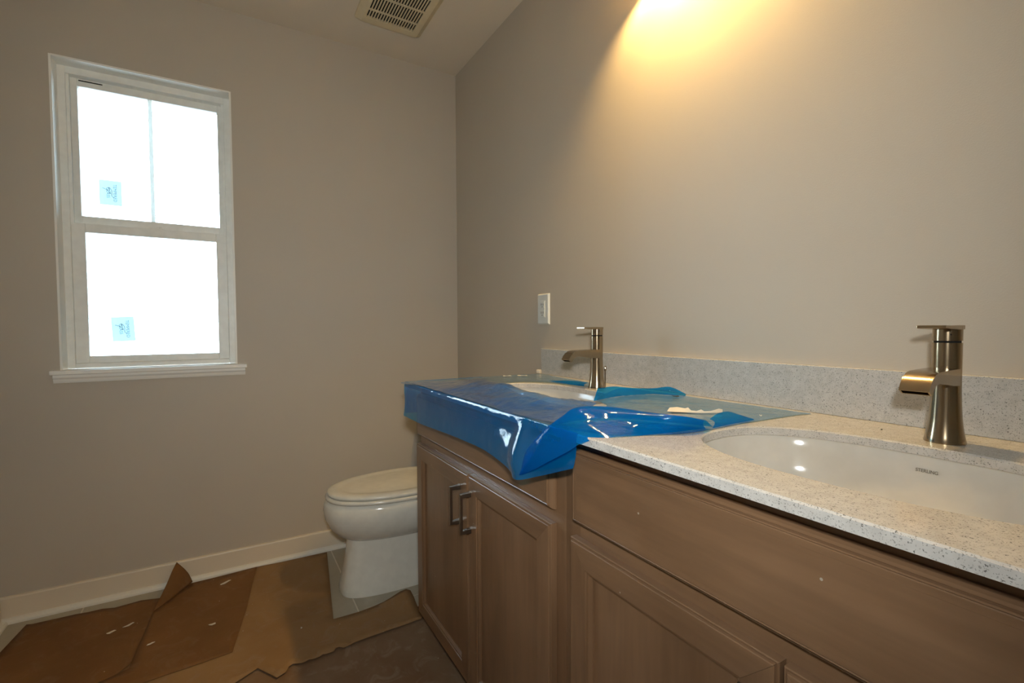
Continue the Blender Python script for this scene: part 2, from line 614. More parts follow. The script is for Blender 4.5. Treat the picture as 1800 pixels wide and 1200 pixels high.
ls = bpy.data.objects.new('lower_sash', None); COL.objects.link(ls); ls.parent = win; WL['lower_sash'] = WL['window_1']
rect_frame('sash', ls, -0.100, -0.078, fr0 + fw, fr1 - fw, 0.9479, 1.509, 0.0425, 0.040, 0.028, 0.036, M_VINYL)
bx('glass_pane', M_GLASS, ls, -0.092, -0.088, fr0 + fw + 0.035, fr1 - fw - 0.035, 0.97, 1.48)
bm = bmesh.new()
box(bm, -0.098, -0.082, -1.395, -1.335, 1.509, 1.5125); box(bm, -0.096, -0.084, -1.385, -1.345, 1.5125, 1.518); box(bm, -0.093, -0.087, -1.36, -1.338, 1.518, 1.5215)
finish('sash_lock', bm, M_VINYL, ls, bevel=0.001)
st = bx('window_stool', M_TRIM, win, -0.07, 0.028, -1.684, -1.033, WZ0 - 0.017, WZ0, bevel=0.003)
bm = bmesh.new()
loft(bm, [[(d, y, z) for d, z in ((0, 0.9108), (0.016, 0.9108), (0.016, 0.900), (0.011, 0.893), (0.009, 0.886), (0.006, 0.879), (0, 0.879))] for y in (-1.677, -1.040)])
finish('apron', bm, M_TRIM, win)


def sticker(y0, y1, z0, z1, x, rot, label):
    cy, cz = (y0 + y1) / 2, (z0 + z1) / 2
    w, h = (y1 - y0), (z1 - z0)
    t = thing('glass_sticker', label, 'sticker', (x, cy, cz), 'tempered glass stickers on the window')
    Rm = Matrix.Rotation(rot, 4, 'X')
    bm = bmesh.new(); box(bm, 0, 0.0006, -w / 2, w / 2, -h / 2, h / 2)
    me = bpy.data.meshes.new('label_paper'); bm.to_mesh(me); bm.free()
    me.transform(Matrix.Translation((x, cy, cz)) @ Rm)
    finish('label_paper', me, M_STICK, t)
    # glyph plane: text right = -z, text up = +y, facing +x
    B = Matrix(((0, 0, 1, 0), (0, 1, 0, 0), (-1, 0, 0, 0), (0, 0, 0, 1)))
    for body, dy, dz in (('TEMPERED', 0.014, 0.0), ('GLASS', -0.008, 0.0)):
        T4 = Matrix.Translation((x + 0.001, cy, cz)) @ Rm @ Matrix.Translation((0, dy, dz)) @ B
        me = text_mesh('lettering', body, 0.0155, M_DKINK, t, T4, 0.0)
        finish('lettering', me, M_DKINK, t)
    # pen squiggle across the word
    bm = bmesh.new()
    pts = [(-0.026, 0.018), (-0.010, 0.010), (0.000, -0.004), (-0.006, 0.022), (0.004, 0.010), (0.004, -0.012), (0.012, -0.020)] if rot > -0.01 else [(-0.020, 0.022), (-0.008, 0.016), (-0.014, 0.002), (-0.002, 0.006), (-0.010, 0.024), (0.0, -0.008), (-0.006, -0.02)]
    line = cr_line([(0, a, b) for a, b in pts], 6)
    prev = None
    wd = 0.0009
    for k, p in enumerate(line):
        a = line[min(k + 1, len(line) - 1)] - line[max(k - 1, 0)]
        nn = Vector((0, -a.z, a.y)).normalized() * wd
        q = [Matrix.Translation((x + 0.0012, cy, cz)) @ Rm @ (p + nn), Matrix.Translation((x + 0.0012, cy, cz)) @ Rm @ (p - nn)]
        v = [bm.verts.new(q[0]), bm.verts.new(q[1])]
        if prev:
            bm.faces.new((prev[0], prev[1], v[1], v[0]))
        prev = v
    finish('pen_mark', bm, M_DKINK, t)


sticker(-1.545, -1.472, 1.598, 1.700, -0.1175, 0.0, 'pale blue TEMPERED GLASS sticker on the upper window pane')
sticker(-1.515, -1.440, 1.034, 1.136, -0.0875, math.radians(2.5), 'pale blue TEMPERED GLASS sticker low on the bottom window pane')

# neighbour's house beyond the glass
house = thing('neighbour_house', 'bright white house seen through the lower right of the window glass', 'house', (-7.4, -1.0, -3.2))
bx('wall', M_SIDING, house, -8.2, -7.06, -6.5, 6.0, -3.2, 5.0)
for k in range(34):
    z = -3.1 + 0.24 * k
    bm = bmesh.new()
    loft(bm, [[(-7.06, y, z), (-7.035, y, z), (-7.05, y, z + 0.235), (-7.06, y, z + 0.235)] for y in (-6.5, 6.0)])
    finish('siding_board', bm, M_SIDING, house)
wf = bx('window', M_SIDING, house, -7.05, -7.02, -1.57, -0.85, 0.62, 1.03)
for y0, y1 in ((-1.505, -1.315), (-1.245, -0.93)):
    bx('pane', M_FAR, wf, -7.03, -7.012, y0, y1, 0.69, 0.97)
gd = struct(bx('ground', plain('pale_ground', (170, 165, 150), 0.9), None, -14, -T - 0.01, -12, 12, -3.3, -3.2))

# ------------------------------------------------------------------ ceiling vent
vent = thing('ceiling_vent', 'almond plastic exhaust fan grille on the ceiling above the toilet', 'vent', (0.442, -0.44, H))
vx0, vx1, vy0, vy1 = 0.238, 0.646, -0.592, -0.292
gx0, gx1, gy0, gy1 = 0.288, 0.596, -0.556, -0.340
bm = bmesh.new()


def rr(x0, x1, y0, y1, z, r=0.012, n=4):
    out = []
    for cx, cy, a0 in ((x1 - r, y1 - r, 0), (x0 + r, y1 - r, 90), (x0 + r, y0 + r, 180), (x1 - r, y0 + r, 270)):
        for k in range(n + 1):
            a = math.radians(a0 + 90 * k / n)
            out.append((cx + r * math.cos(a), cy + r * math.sin(a), z))
    return out


rings = [rr(vx0, vx1, vy0, vy1, H), rr(vx0, vx1, vy0, vy1, H - 0.006), rr(vx0 + 0.014, vx1 - 0.014, vy0 + 0.026, vy1 - 0.022, H - 0.020, 0.006),
         rr(gx0, gx1, gy0, gy1, H - 0.021, 0.003), rr(gx0, gx1, gy0, gy1, H - 0.010, 0.003)]
loft(bm, rings, True, False)
finish('cover', bm, M_GRILLE, vent)
bx('dark_cavity', M_DARK, vent, gx0 - 0.002, gx1 + 0.002, gy0 - 0.002, gy1 + 0.002, H - 0.0085, H - 0.007)
ns = 18
pitchv = (gy1 - gy0) / ns
for k in range(ns + 1):
    y = gy0 + pitchv * k
    bx('slat', M_GRILLE, vent, gx0, gx1, y - 0.0029, y + 0.0029, H - 0.0205, H - 0.0180)
for x in (0.288, 0.350, 0.442, 0.534, 0.596):
    bx('cross_bar', M_GRILLE, vent, x - 0.0055, x + 0.0055, gy0, gy1, H - 0.0203, H - 0.0178)

# ------------------------------------------------------------------ outlet
ol = thing('wall_outlet', 'white duplex electrical outlet on the wall left of the far faucet', 'outlet', (0.855, 0, 1.157))
bm = bmesh.new()
loft(bm, [[(x, y, z) for x, z in ((0.815, 1.096), (0.895, 1.096), (0.895, 1.219), (0.815, 1.219))] for y in (0, -0.003)] +
     [[(x, -0.008, z) for x, z in ((0.8195, 1.1005), (0.8905, 1.1005), (0.8905, 1.2145), (0.8195, 1.2145))]], False, True)
finish('plate', bm, M_PLATE, ol, bevel=0.001)
bx('receptacle', M_PLATE, ol, 0.838, 0.872, -0.0095, -0.007, 1.124, 1.191, bevel=0.0008)
for zc in (1.141, 1.174):
    bx('socket_face', M_PLATE, ol, 0.842, 0.868, -0.0105, -0.009, zc - 0.0135, zc + 0.0135, bevel=0.0006)
    bx('slot', M_SLOT, ol, 0.8475, 0.8500, -0.0109, -0.0100, zc - 0.002, zc + 0.006)
    bx('slot', M_SLOT, ol, 0.8600, 0.8625, -0.0109, -0.0100, zc - 0.002, zc + 0.006)
    bx('slot', M_SLOT, ol, 0.8530, 0.8570, -0.0109, -0.0100, zc - 0.010, zc - 0.006)

# ------------------------------------------------------------------ vanity cabinets
YF, YD = -0.530, -0.548                     # face frame plane, door front plane


def door_like(name, parent, x0, x1, z0, z1, prof, flat, mitre=True, handle=None):
    """five piece door: centre panel plus four mitred moulded members"""
    cx, cz = (x0 + x1) / 2, (z0 + z1) / 2
    last = prof[-1]
    ov = -0.0001 if last[1] > 0.015 else 0.002
    pd = last[1] if last[1] > 0.015 else last[1] - 0.0006
    e = bx(name, flat, parent, x0 + last[0] - ov, x1 - last[0] + ov, YF - pd, YF - 0.001, z0 + last[0] - ov, z1 - last[0] + ov)
    for side in ('b', 't', 'l', 'r'):
        bm = bmesh.new()
        ra, rb = [], []
        for d, h in prof:
            y = YF - h
            g_ = 0.00015
            if side == 'b': a, b = (x0 + d + g_, y, z0 + d), (x1 - d - g_, y, z0 + d)
            if side == 't': a, b = (x0 + d + g_, y, z1 - d), (x1 - d - g_, y, z1 - d)
            if side == 'l': a, b = (x0 + d, y, z0 + d + g_), (x0 + d, y, z1 - d - g_)
            if side == 'r': a, b = (x1 - d, y, z0 + d + g_), (x1 - d, y, z1 - d - g_)
            ra.append(a); rb.append(b)
        d, h = last
        y = YF - 0.0005
        for L_, q in ((ra, 0), (rb, 1)):
            p = L_[-1]
            L_.append((p[0], y, p[2]))
        loft(bm, [ra, rb])
        finish('rail' if side in 'bt' else 'stile', bm, M_WOODH if side in 'bt' else M_WOODV, e)
    if handle:
        hx, hz0, hz1 = handle
        bm = bmesh.new()
        yo = YD - 0.027
        s = 0.0042
        box(bm, hx - s, hx + s, yo - 0.004, yo + 0.0035, hz0, hz1)
        for zc, sg in ((hz0, 1), (hz1, -1)):
            za, zb_ = (zc, zc + 0.010) if sg > 0 else (zc - 0.010, zc)
            r0 = [(hx - s, yo, za), (hx + s, yo, za), (hx + s, yo, zb_), (hx - s, yo, zb_)]
            r1 = [(hx - s * 1.5, YD + 0.0008, za - 0.0018), (hx + s * 1.5, YD + 0.0008, za - 0.0018), (hx + s * 1.5, YD + 0.0008, zb_ + 0.0018), (hx - s * 1.5, YD + 0.0008, zb_ + 0.0018)]
            loft(bm, [r0, r1])
        finish('handle', bm, M_PULL, e, bevel=0.0008)
    return e


P_DOOR = [(0, 0.0005), (0, 0.0140), (0.0009, 0.0152), (0.0022, 0.0152), (0.0030, 0.0134), (0.0042, 0.0134), (0.0050, 0.0172), (0.0062, 0.018), (0.047, 0.018), (0.0485, 0.0155), (0.0520, 0.0150), (0.0570, 0.0085), (0.0600, 0.0082)]
P_FRONT = [(0, 0.0005), (0, 0.0042), (0.0012, 0.0080), (0.0035, 0.0124), (0.0062, 0.0150), (0.0066, 0.0134), (0.0076, 0.0134), (0.0084, 0.0170), (0.0098, 0.0182), (0.0110, 0.0172), (0.0122, 0.0180), (0.0200, 0.018)]


def cabinet(label, x0, x1, front, doors):
    t = thing('vanity_cabinet', label, 'cabinet', ((x0 + x1) / 2, -0.27, 0), 'stained maple vanity cabinets')
    zt_ = 0.8813
    bm = bmesh.new()
    th = 0.014
    box(bm, x0, x0 + th, -0.5120, -0.003, 0.095, zt_); box(bm, x1 - th, x1, -0.5120, -0.003, 0.095, zt_)
    box(bm, x0 + th, x1 - th, -0.5120, -0.003, 0.095, 0.108); box(bm, x0 + th, x1 - th, -0.012, -0.003, 0.108, zt_)
    finish('carcass', bm, M_WOODV, t)
    bx('frame_stile', M_WOODV, t, x0, x0 + 0.045, YF, -0.5118, 0.080, zt_)
    bx('frame_stile', M_WOODV, t, x1 - 0.045, x1, YF, -0.5118, 0.080, zt_)
    bx('frame_rail', M_WOODH, t, x0 + 0.045, x1 - 0.045, YF, -0.5118, 0.840, zt_)
    bx('frame_rail', M_WOODH, t, x0 + 0.045, x1 - 0.045, YF, -0.5118, 0.672, 0.728)
    bx('frame_rail', M_WOODH, t, x0 + 0.045, x1 - 0.045, YF, -0.5118, 0.080, 0.115)
    bm = bmesh.new()
    box(bm, x0 + 0.004, x1 - 0.004, -0.460, -0.450, 0.0, 0.095)
    box(bm, x0 + 0.004, x0 + 0.018, -0.450, -0.003, 0.0, 0.095)
    box(bm, x1 - 0.018, x1 - 0.004, -0.450, -0.003, 0.0, 0.095)
    finish('toe_kick', bm, M_TOE, t)
    door_like('false_front', t, front[0], front[1], 0.7130, 0.8558, P_FRONT, M_WOODH)
    for a in doors:
        door_like('door', t, a[0], a[1], 0.088, 0.6855, P_DOOR, M_WOODV, handle=a[2])
    return t


cabinet('stained maple cabinet under the far sink, its top front draped in blue film', 0.8655, 1.700, (0.8665, 1.6690),
        [(0.8665, 1.2805, (1.2290, 0.533, 0.641)), (1.2845, 1.6690, (1.2970, 0.531, 0.640))])
cabinet('stained maple cabinet under the near sink, cut by the right edge of the photo', 1.7005, 2.585, (1.7345, 2.5480),
        [(1.7330, 2.1345, (2.0900, 0.522, 0.630)), (2.1395, 2.5480, (2.1850, 0.522, 0.630))])

# ------------------------------------------------------------------ countertop
HC = 0.8970
TC = 0.0152
CX0, CX1, CY0 = 0.8515, 2.640, -0.5795
SINKS = [(1.320, 'far'), (2.148, 'near')]
SY, SA, SB, SE = -0.332, 0.245, 0.157, 2.45


def slab():
    bm = bmesh.new()
    holes = [[(x, y) for x, y, z in sell(cx, SY, SA, SB, 0, SE, 96)] for cx, _ in SINKS]
    c = 0.0022

    def layer(z, inset, grow):
        outer = [(CX0 + inset, CY0 + inset, z), (CX1 - inset, CY0 + inset, z), (CX1 - inset, -0.0005, z), (CX0 + inset, -0.0005, z)]
        hs = []
        for (cx, _), h in zip(SINKS, holes):
            hs.append([(cx + (x - cx) * (1 + grow / SA), SY + (y - SY) * (1 + grow / SB), z) for x, y in h])
        return outer, hs

    top = layer(HC, c, c); t2 = layer(HC - c, 0, 0); b2 = layer(HC - TC, 0, 0)

    def addv(lay):
        o = [bm.verts.new(p) for p in lay[0]]
        return o, [[bm.verts.new(p) for p in h] for h in lay[1]]

    VT, V2, VB = addv(top), addv(t2), addv(b2)
    for lay, V, flip in ((top, VT, False), (b2, VB, True)):
        polys = [[Vector(p) for p in lay[0]]] + [[Vector(p) for p in reversed(h)] for h in lay[1]]
        flat = list(V[0]) + [v for h in V[1] for v in reversed(h)]
        for tri in tessellate_polygon(polys):
            f = [flat[i] for i in tri]
            try:
                bm.faces.new(f)
            except ValueError:
                pass
    for A, B in ((VT, V2), (V2, VB)):
        for la, lb in [(A[0], B[0])] + list(zip(A[1], B[1])):
            n = len(la)
            for i in range(n):
                j = (i + 1) % n
                bm.faces.new((la[i], la[j], lb[j], lb[i]))
    return bm


ct = thing('countertop', 'white speckled quartz vanity countertop with two undermount sinks', 'countertop', (1.74, -0.29, HC - TC))
finish('slab', slab(), M_QUARTZ, ct)
bs = bx('backsplash', M_QUARTZ, None, 0.8546, CX1, -0.0168, -0.0003, HC + 0.0002, HC + 0.1012, bevel=0.0012)
tag(bs, 'low speckled quartz backsplash strip along the wall behind both faucets', 'backsplash')


def sink(cx, lab):
    t = thing('undermount_sink', lab, 'sink', (cx, SY, HC - TC - 0.15), 'undermount china sinks')
    z0 = HC - TC - 0.0003
    bm = bmesh.new()
    rings = [sell(cx, SY, SA + 0.022, SB + 0.018, z0, SE), sell(cx, SY, SA + 0.004, SB + 0.004, z0, SE), sell(cx, SY, SA + 0.002, SB + 0.002, z0 - 0.005, SE),
             sell(cx, SY, SA - 0.001, SB - 0.001, z0 - 0.020, SE), sell(cx, SY, SA - 0.006, SB - 0.006, z0 - 0.05, SE), sell(cx, SY, SA - 0.02, SB - 0.017, z0 - 0.085, SE),
             sell(cx, SY, SA - 0.055, SB - 0.04, z0 - 0.112, 2.3), sell(cx, SY, SA - 0.12, SB - 0.075, z0 - 0.126, 2.2), sell(cx, SY, 0.05, 0.04, z0 - 0.131, 2), sell(cx, SY, 0.024, 0.024, z0 - 0.133, 2)]
    outer = [sell(cx, SY, 0.024, 0.024, z0 - 0.145, 2), sell(cx, SY, SA - 0.09, SB - 0.05, z0 - 0.138, 2.2), sell(cx, SY, SA - 0.008, SB - 0.006, z0 - 0.09, SE), sell(cx, SY, SA + 0.008, SB + 0.008, z0 - 0.015, SE), sell(cx, SY, SA + 0.022, SB + 0.018, z0 - 0.012, SE), sell(cx, SY, SA + 0.022, SB + 0.018, z0, SE)]
    loft(bm, rings + outer, False, False)
    finish('basin', bm, M_SINK, t, smooth=True, angle=50)
    bm = bmesh.new()
    lathe(bm, cx, SY, [(0.0, z0 - 0.131), (0.020, z0 - 0.131), (0.0225, z0 - 0.1325), (0.0225, z0 - 0.16), (0.0, z0 - 0.16)][1:4], 32)
    finish('drain', bm, M_NICKEL, t, smooth=True)
    # maker's name on the back wall of the basin
    M4 = Matrix.Translation((cx - 0.0005, SY + SB - 0.0028, z0 - 0.0225)) @ Matrix.Rotation(math.radians(84), 4, 'X')
    me = text_mesh('lettering', 'STERLING', 0.0073, M_INK, t, M4 @ Matrix.Scale(0.86, 4, (1, 0, 0)), 0.00005)
    finish('lettering', me, M_INK, t)
    return t


sink(1.320, 'white china sink with its front half covered by loose blue film')
sink(2.148, 'uncovered white china sink in the bare near half of the countertop')


def faucet(cx, cy, lab, rod=True):
    z = HC
    t = thing('faucet', lab, 'faucet', (cx, cy, z), 'brushed nickel single handle faucets')
    bm = bmesh.new()
    prof = [(0.0262, z + 0.0002), (0.0262, z + 0.0015), (0.0245, z + 0.010), (0.0222, z + 0.024), (0.0205, z + 0.040), (0.0193, z + 0.062), (0.0186, z + 0.085), (0.0184, z + 0.110), (0.0184, z + 0.1590)]
    lathe(bm, cx, cy, prof, 48)
    finish('body', bm, M_NICKEL, t, smooth=True)
    bm = bmesh.new()
    lathe(bm, cx, cy, [(0.0165, z + 0.1585), (0.0165, z + 0.1625)], 48)
    finish('joint_ring', bm, M_DARK, t, smooth=True)
    bm = bmesh.new()
    lathe(bm, cx, cy, [(0.0184, z + 0.1622), (0.0184, z + 0.1855), (0.0178, z + 0.1862)], 48)
    finish('handle_hub', bm, M_NICKEL, t, smooth=True)
    # lever plate, flat and thin, reaching forward
    bm = bmesh.new()
    w = 0.0182
    top = [(0.010, 0), (-0.0184, 0), (-0.045, -0.0004), (-0.064, 0)]
    rings = []
    for yy, dz in top:
        th = 0.0062 if yy > -0.03 else (0.0050 if yy > -0.05 else 0.0042)
        rings.append([(cx - w, cy + yy, z + 0.1862 + dz - th), (cx + w, cy + yy, z + 0.1862 + dz - th), (cx + w, cy + yy, z + 0.1866 + dz), (cx - w, cy + yy, z + 0.1866 + dz)])
    loft(bm, rings)
    finish('lever', bm, M_NICKEL, t, bevel=0.0006)
    bm = bmesh.new()
    bmesh.ops.create_uvsphere(bm, u_segments=10, v_segments=6, radius=0.0011, matrix=Matrix.Translation((cx + 0.0184 * math.sin(0.5), cy - 0.0184 * math.cos(0.5), z + 0.172)))
    finish('index_dot', bm, M_DARK, t)
    # open trough spout curving down at the lip
    bm = bmesh.new()
    w = 0.0183
    path = [(-0.004, 0.1185, 0.026), (-0.030, 0.1185, 0.0250), (-0.060, 0.1180, 0.0205), (-0.085, 0.1172, 0.0175), (-0.098, 0.1145, 0.0160), (-0.109, 0.1080, 0.0145), (-0.116, 0.1000, 0.0135), (-0.1215, 0.0905, 0.0125)]
    outer, inner = [], []
    for k, (yy, zz, th) in enumerate(path):
        p = Vector((0, yy, zz))
        a = Vector((0, path[min(k + 1, 7)][0] - path[max(k - 1, 0)][0], path[min(k + 1, 7)][1] - path[max(k - 1, 0)][1])).normalized()
        nrm = Vector((0, -a.z, a.y))
        if nrm.z > 0: nrm = -nrm
        outer.append(p); inner.append(p + nrm * th)
    rings = []
    for p, q in zip(outer, inner):
        rings.append([(cx - w, cy + p.y, z + p.z), (cx + w, cy + p.y, z + p.z), (cx + w, cy + q.y, z + q.z), (cx - w, cy + q.y, z + q.z)])
    loft(bm, rings, True, False)
    p, q = outer[-1], inner[-1]
    e = 0.0022
    d = (outer[-1] - outer[-2]).normalized()
    ins = [(cx - w + e, p.lerp(q, 0.13)), (cx + w - e, p.lerp(q, 0.13)), (cx + w - e, p.lerp(q, 0.87)), (cx - w + e, p.lerp(q, 0.87))]
    last = [Vector(v) for v in rings[-1]]
    ring_in = [Vector((xx, cy + v.y, z + v.z)) for xx, v in ins]
    ring_deep = [v - d * 0.012 for v in ring_in]
    loft(bm, [last, ring_in, ring_deep], False, True)
    bmesh.ops.remove_doubles(bm, verts=bm.verts, dist=1e-6)
    finish('spout', bm, M_NICKEL, t, smooth=True, angle=38)
    # pop-up rod behind
    bm = bmesh.new()
    lathe(bm, cx, cy + 0.034, [(0.0018, z), (0.0018, z + 0.050), (0.0036, z + 0.051), (0.0036, z + 0.064), (0.0028, z + 0.066)], 16)
    finish('lift_rod', bm, M_NICKEL, t, smooth=True)
    return t


faucet(1.322, -0.126, 'brushed nickel faucet at the far sink beside the torn blue film')
faucet(2.148, -0.113, 'brushed nickel faucet behind the uncovered near sink')

# ------------------------------------------------------------------ blue protective film
film = thing('protective_film', 'torn blue plastic protective film draped over the far half of the countertop', 'plastic film', (1.37, -0.3, HC))
bm = bmesh.new()
inner = [(1.285, -.125, .8990), (1.22, -.158, .8990), (1.13, -.176, .8990), (1.072, -.23, .8990), (1.062, -.31, .8990), (1.095, -.362, .8995), (1.20, -.375, .902), (1.31, -.405, .900), (1.43, -.418, .900), (1.53, -.425, .900), (1.62, -.385, .900), (1.60, -.335, .899), (1.53, -.305, .8990), (1.49, -.265, .8990), (1.46, -.23, .8990), (1.44, -.19, .8990), (1.40, -.13, .8990), (1.38, -.09, .8990)]
outer = [(1.285, -.075, .8984), (1.18, -.055, .8984), (1.02, -.045, .8984), (.862, -.040, .8984), (.8515, -.25, .8984), (.8515, -.5793, .8984), (.98, -.580, .8984), (1.18, -.580, .8984), (1.42, -.580, .8984), (1.66, -.579, .8984), (1.80, -.555, .8984), (1.888, -.44, .8984), (1.893, -.25, .8984), (1.899, -.085, .8984), (1.906, -.040, .8984), (1.845, -.043, .8984), (1.62, -.048, .8984), (1.42, -.055, .8984)]
hump = [0] * 18
mid1, mid2 = [], []
for a, b, h in zip(inner, outer, hump):
    a, b = Vector(a), Vector(b)
    m1, m2 = a.lerp(b, 0.3), a.lerp(b, 0.65)
    m1.z = 0.8992 + h; m2.z = 0.8990 + h * 0.55
    mid1.append(tuple(m1)); mid2.append(tuple(m2))
patch(bm, [inner, mid1, mid2, outer], 12, 9, 0.0010, 22, 1, 0.8982)
finish('top_sheet', bm, M_FILM3, film, smooth=True, angle=180)

# the sheet bunched up in loose wrinkles in front of the sink
b_in = [(1.00, -.335, .9000), (1.095, -.366, .9012), (1.20, -.380, .9045), (1.31, -.409, .9115), (1.43, -.421, .9150), (1.53, -.428, .9175), (1.64, -.400, .9170)]
b_out = [(.90, -.579, .9010), (1.03, -.5792, .9008), (1.18, -.5792, .9008), (1.32, -.5792, .9008), (1.46, -.5792, .9008), (1.60, -.579, .9008), (1.73, -.565, .9010)]
bm1, bm2 = [], []
for k, (a, b) in enumerate(zip(b_in, b_out)):
    h = (0.004, 0.016, 0.024, 0.026, 0.022, 0.018, 0.010)[k]
    a, b = Vector(a), Vector(b)
    m1, m2 = a.lerp(b, 0.25), a.lerp(b, 0.62)
    m1.z = .9010 + h + 0.004 * (k % 2); m2.z = .9004 + h * (0.45 if k % 2 else 0.7)
    bm1.append(tuple(m1)); bm2.append(tuple(m2))
bm = bmesh.new()
patch(bm, [b_in, bm1, bm2, b_out], 14, 12, 0.0030, 14, 21, 0.9006)
finish('bunched_fold', bm, M_FILM4, film, smooth=True, angle=180)

xs = [.8515, .93, 1.05, 1.20, 1.35, 1.48, 1.58, 1.628, 1.70, 1.80]
zb_ = [.782, .783, .785, .792, .798, .799, .790, .784, .800, .840]
yb_ = [-.586, -.588, -.590, -.590, -.592, -.594, -.602, -.618, -.600, -.592]
rows = [[(x, -.5785, .8988) for x in xs], [(x, -.5815, .8970) for x in xs], [(x, -.5838, .8880) for x in xs]]
rows.append([(x, -.5842 - (0.010 if 1.6 < x < 1.65 else 0), .868 + random.uniform(-.003, .003)) for x in xs])
rows.append([(x + (0.006 if abs(x - 1.628) < .01 else 0), y + 0.004, (z + .858) / 2) for x, y, z in zip(xs, yb_, zb_)])
rows.append([(x + (0.022 if abs(x - 1.628) < .01 else 0.012 if abs(x - 1.58) < .01 else 0), y, z) for x, y, z in zip(xs, yb_, zb_)])
bm = bmesh.new()
patch(bm, rows, 14, 8, 0.0017, 12, 4)
finish('front_drape', bm, M_FILM, film, smooth=True, angle=180)
ys = [-.5800, -.50, -.40, -.28]
bm = bmesh.new()
patch(bm, [[(.8505, y, .8988) for y in ys], [(.8500, y, .860) for y in ys], [(.848 - .004 * i, y, .790 - .004 * i) for i, y in enumerate(ys)]], 8, 8, 0.002, 20, 9)
finish('side_drape', bm, M_FILM, film, smooth=True, angle=180)

r0 = [(1.663, -0.612, 0.798), (1.680, -0.612, 0.844), (1.726, -0.605, 0.891), (1.749, -0.580, 0.919), (1.757, -0.550, 0.936), (1.778, -0.490, 0.935), (1.838, -0.450, 0.930), (1.889, -0.420, 0.928), (1.904, -0.380, 0.919)]
r2 = [(1.663, -0.612, 0.794), (1.716, -0.615, 0.821), (1.767, -0.612, 0.850), (1.804, -0.603, 0.873), (1.825, -0.588, 0.890), (1.849, -0.542, 0.8985), (1.865, -0.492, 0.8985), (1.879, -0.423, 0.8985), (1.886, -0.355, 0.8985)]
rb = [(1.664, -.606, .798), (1.685, -.597, .840), (1.712, -.590, .880), (1.720, -.560, .900), (1.725, -.500, .903), (1.740, -.440, .902), (1.790, -.395, .900), (1.850, -.360, .900), (1.890, -.340, .900)]
r1 = []
for k, (a, b) in enumerate(zip(r0, r2)):
    m = Vector(a).lerp(Vector(b), 0.5)
    m.y -= 0.006
    r1.append(tuple(m))
bm = bmesh.new()
patch(bm, [rb, r0, r1, r2], 12, 8, 0.0006, 8, 12)
finish('loose_fold', bm, M_FILM2, film, smooth=True, angle=180)

b0 = [(1.532, -0.318, 0.8990), (1.508, -0.230, 0.8990), (1.506, -0.173, 0.8990), (1.519, -0.112, 0.8990), (1.552, -0.081, 0.8990), (1.595, -0.054, 0.8990)]
b1 = [(1.518, -0.293, 0.928), (1.485, -0.205, 0.923), (1.502, -0.148, 0.917), (1.517, -0.087, 0.914), (1.545, -0.056, 0.918), (1.582, -0.034, 0.900)]
bmid = [tuple(Vector(a).lerp(Vector(b), .5) + Vector((-.004, .004, 0))) for a, b in zip(b0, b1)]
bm = bmesh.new()
patch(bm, [b0, bmid, b1], 10, 6, 0.0010, 30, 15)
finish('curled_edge', bm, M_FILM2, film, smooth=True, angle=180)
bm = bmesh.new()
patch(bm, [[(1.10, -.150, .8992), (1.19, -.152, .8992), (1.29, -.150, .8992)], [(1.14, -.146, .903), (1.20, -.146, .905), (1.285, -.144, .905)], [(1.16, -.134, .905), (1.21, -.132, .9085), (1.285, -.130, .909)]], 8, 5, 0.0004, 30, 3)
finish('curled_edge', bm, M_FILM2, film, smooth=True, angle=180)
bm = bmesh.new()
patch(bm, [[(1.893, -.345, .8990), (1.890, -.30, .8990), (1.888, -.25, .8990), (1.888, -.21, .8990)], [(1.890, -.335, .908), (1.888, -.30, .911), (1.886, -.255, .911), (1.886, -.215, .902)], [(1.872, -.325, .910), (1.868, -.295, .917), (1.868, -.26, .917), (1.875, -.22, .903)]], 8, 5, 0.0004, 30, 6)
finish('curled_edge', bm, M_FILM2, film, smooth=True, angle=180)


# ------------------------------------------------------------------ scraps
def scrap(name, label, cat, pts, z, mat, thick=0.0015, curl=0.004, group=None):
    cx = sum(p[0] for p in pts) / len(pts); cy = sum(p[1] for p in pts) / len(pts)
    t = bmesh.new()
    top, bot = [], []
    for i, (x, y) in enumerate(pts):
        dz = curl * (0.5 + 0.5 * math.sin(i * 2.3))
        bot.append(t.verts.new((x, y, z + dz * 0.6))); top.append(t.verts.new((x, y, z + dz * 0.6 + thick)))
    ct_, cb_ = t.verts.new((cx, cy, z + thick)), t.verts.new((cx, cy, z))
    n = len(pts)
    for i in range(n):
        j = (i + 1) % n
        t.faces.new((top[i], top[j], ct_)); t.faces.new((bot[j], bot[i], cb_)); t.faces.new((bot[i], bot[j], top[j], top[i]))
    o = finish(name, t, mat)
    me = o.data
    me.transform(Matrix.Translation((-cx, -cy, -z)))
    o.location = (cx, cy, z)
    return tag(o, label, cat, group)


def blob(cx, cy, a, b, ang, n=9, rough=0.3, sd=0):
    rnd = random.Random(sd)
    out = []
    for i in range(n):
        t = 2 * math.pi * i / n
        r = 1 + rnd.uniform(-rough, rough)
        x, y = a * r * math.cos(t), b * r * math.sin(t)
        out.append((cx + x * math.cos(ang) - y * math.sin(ang), cy + x * math.sin(ang) + y * math.cos(ang)))
    return out


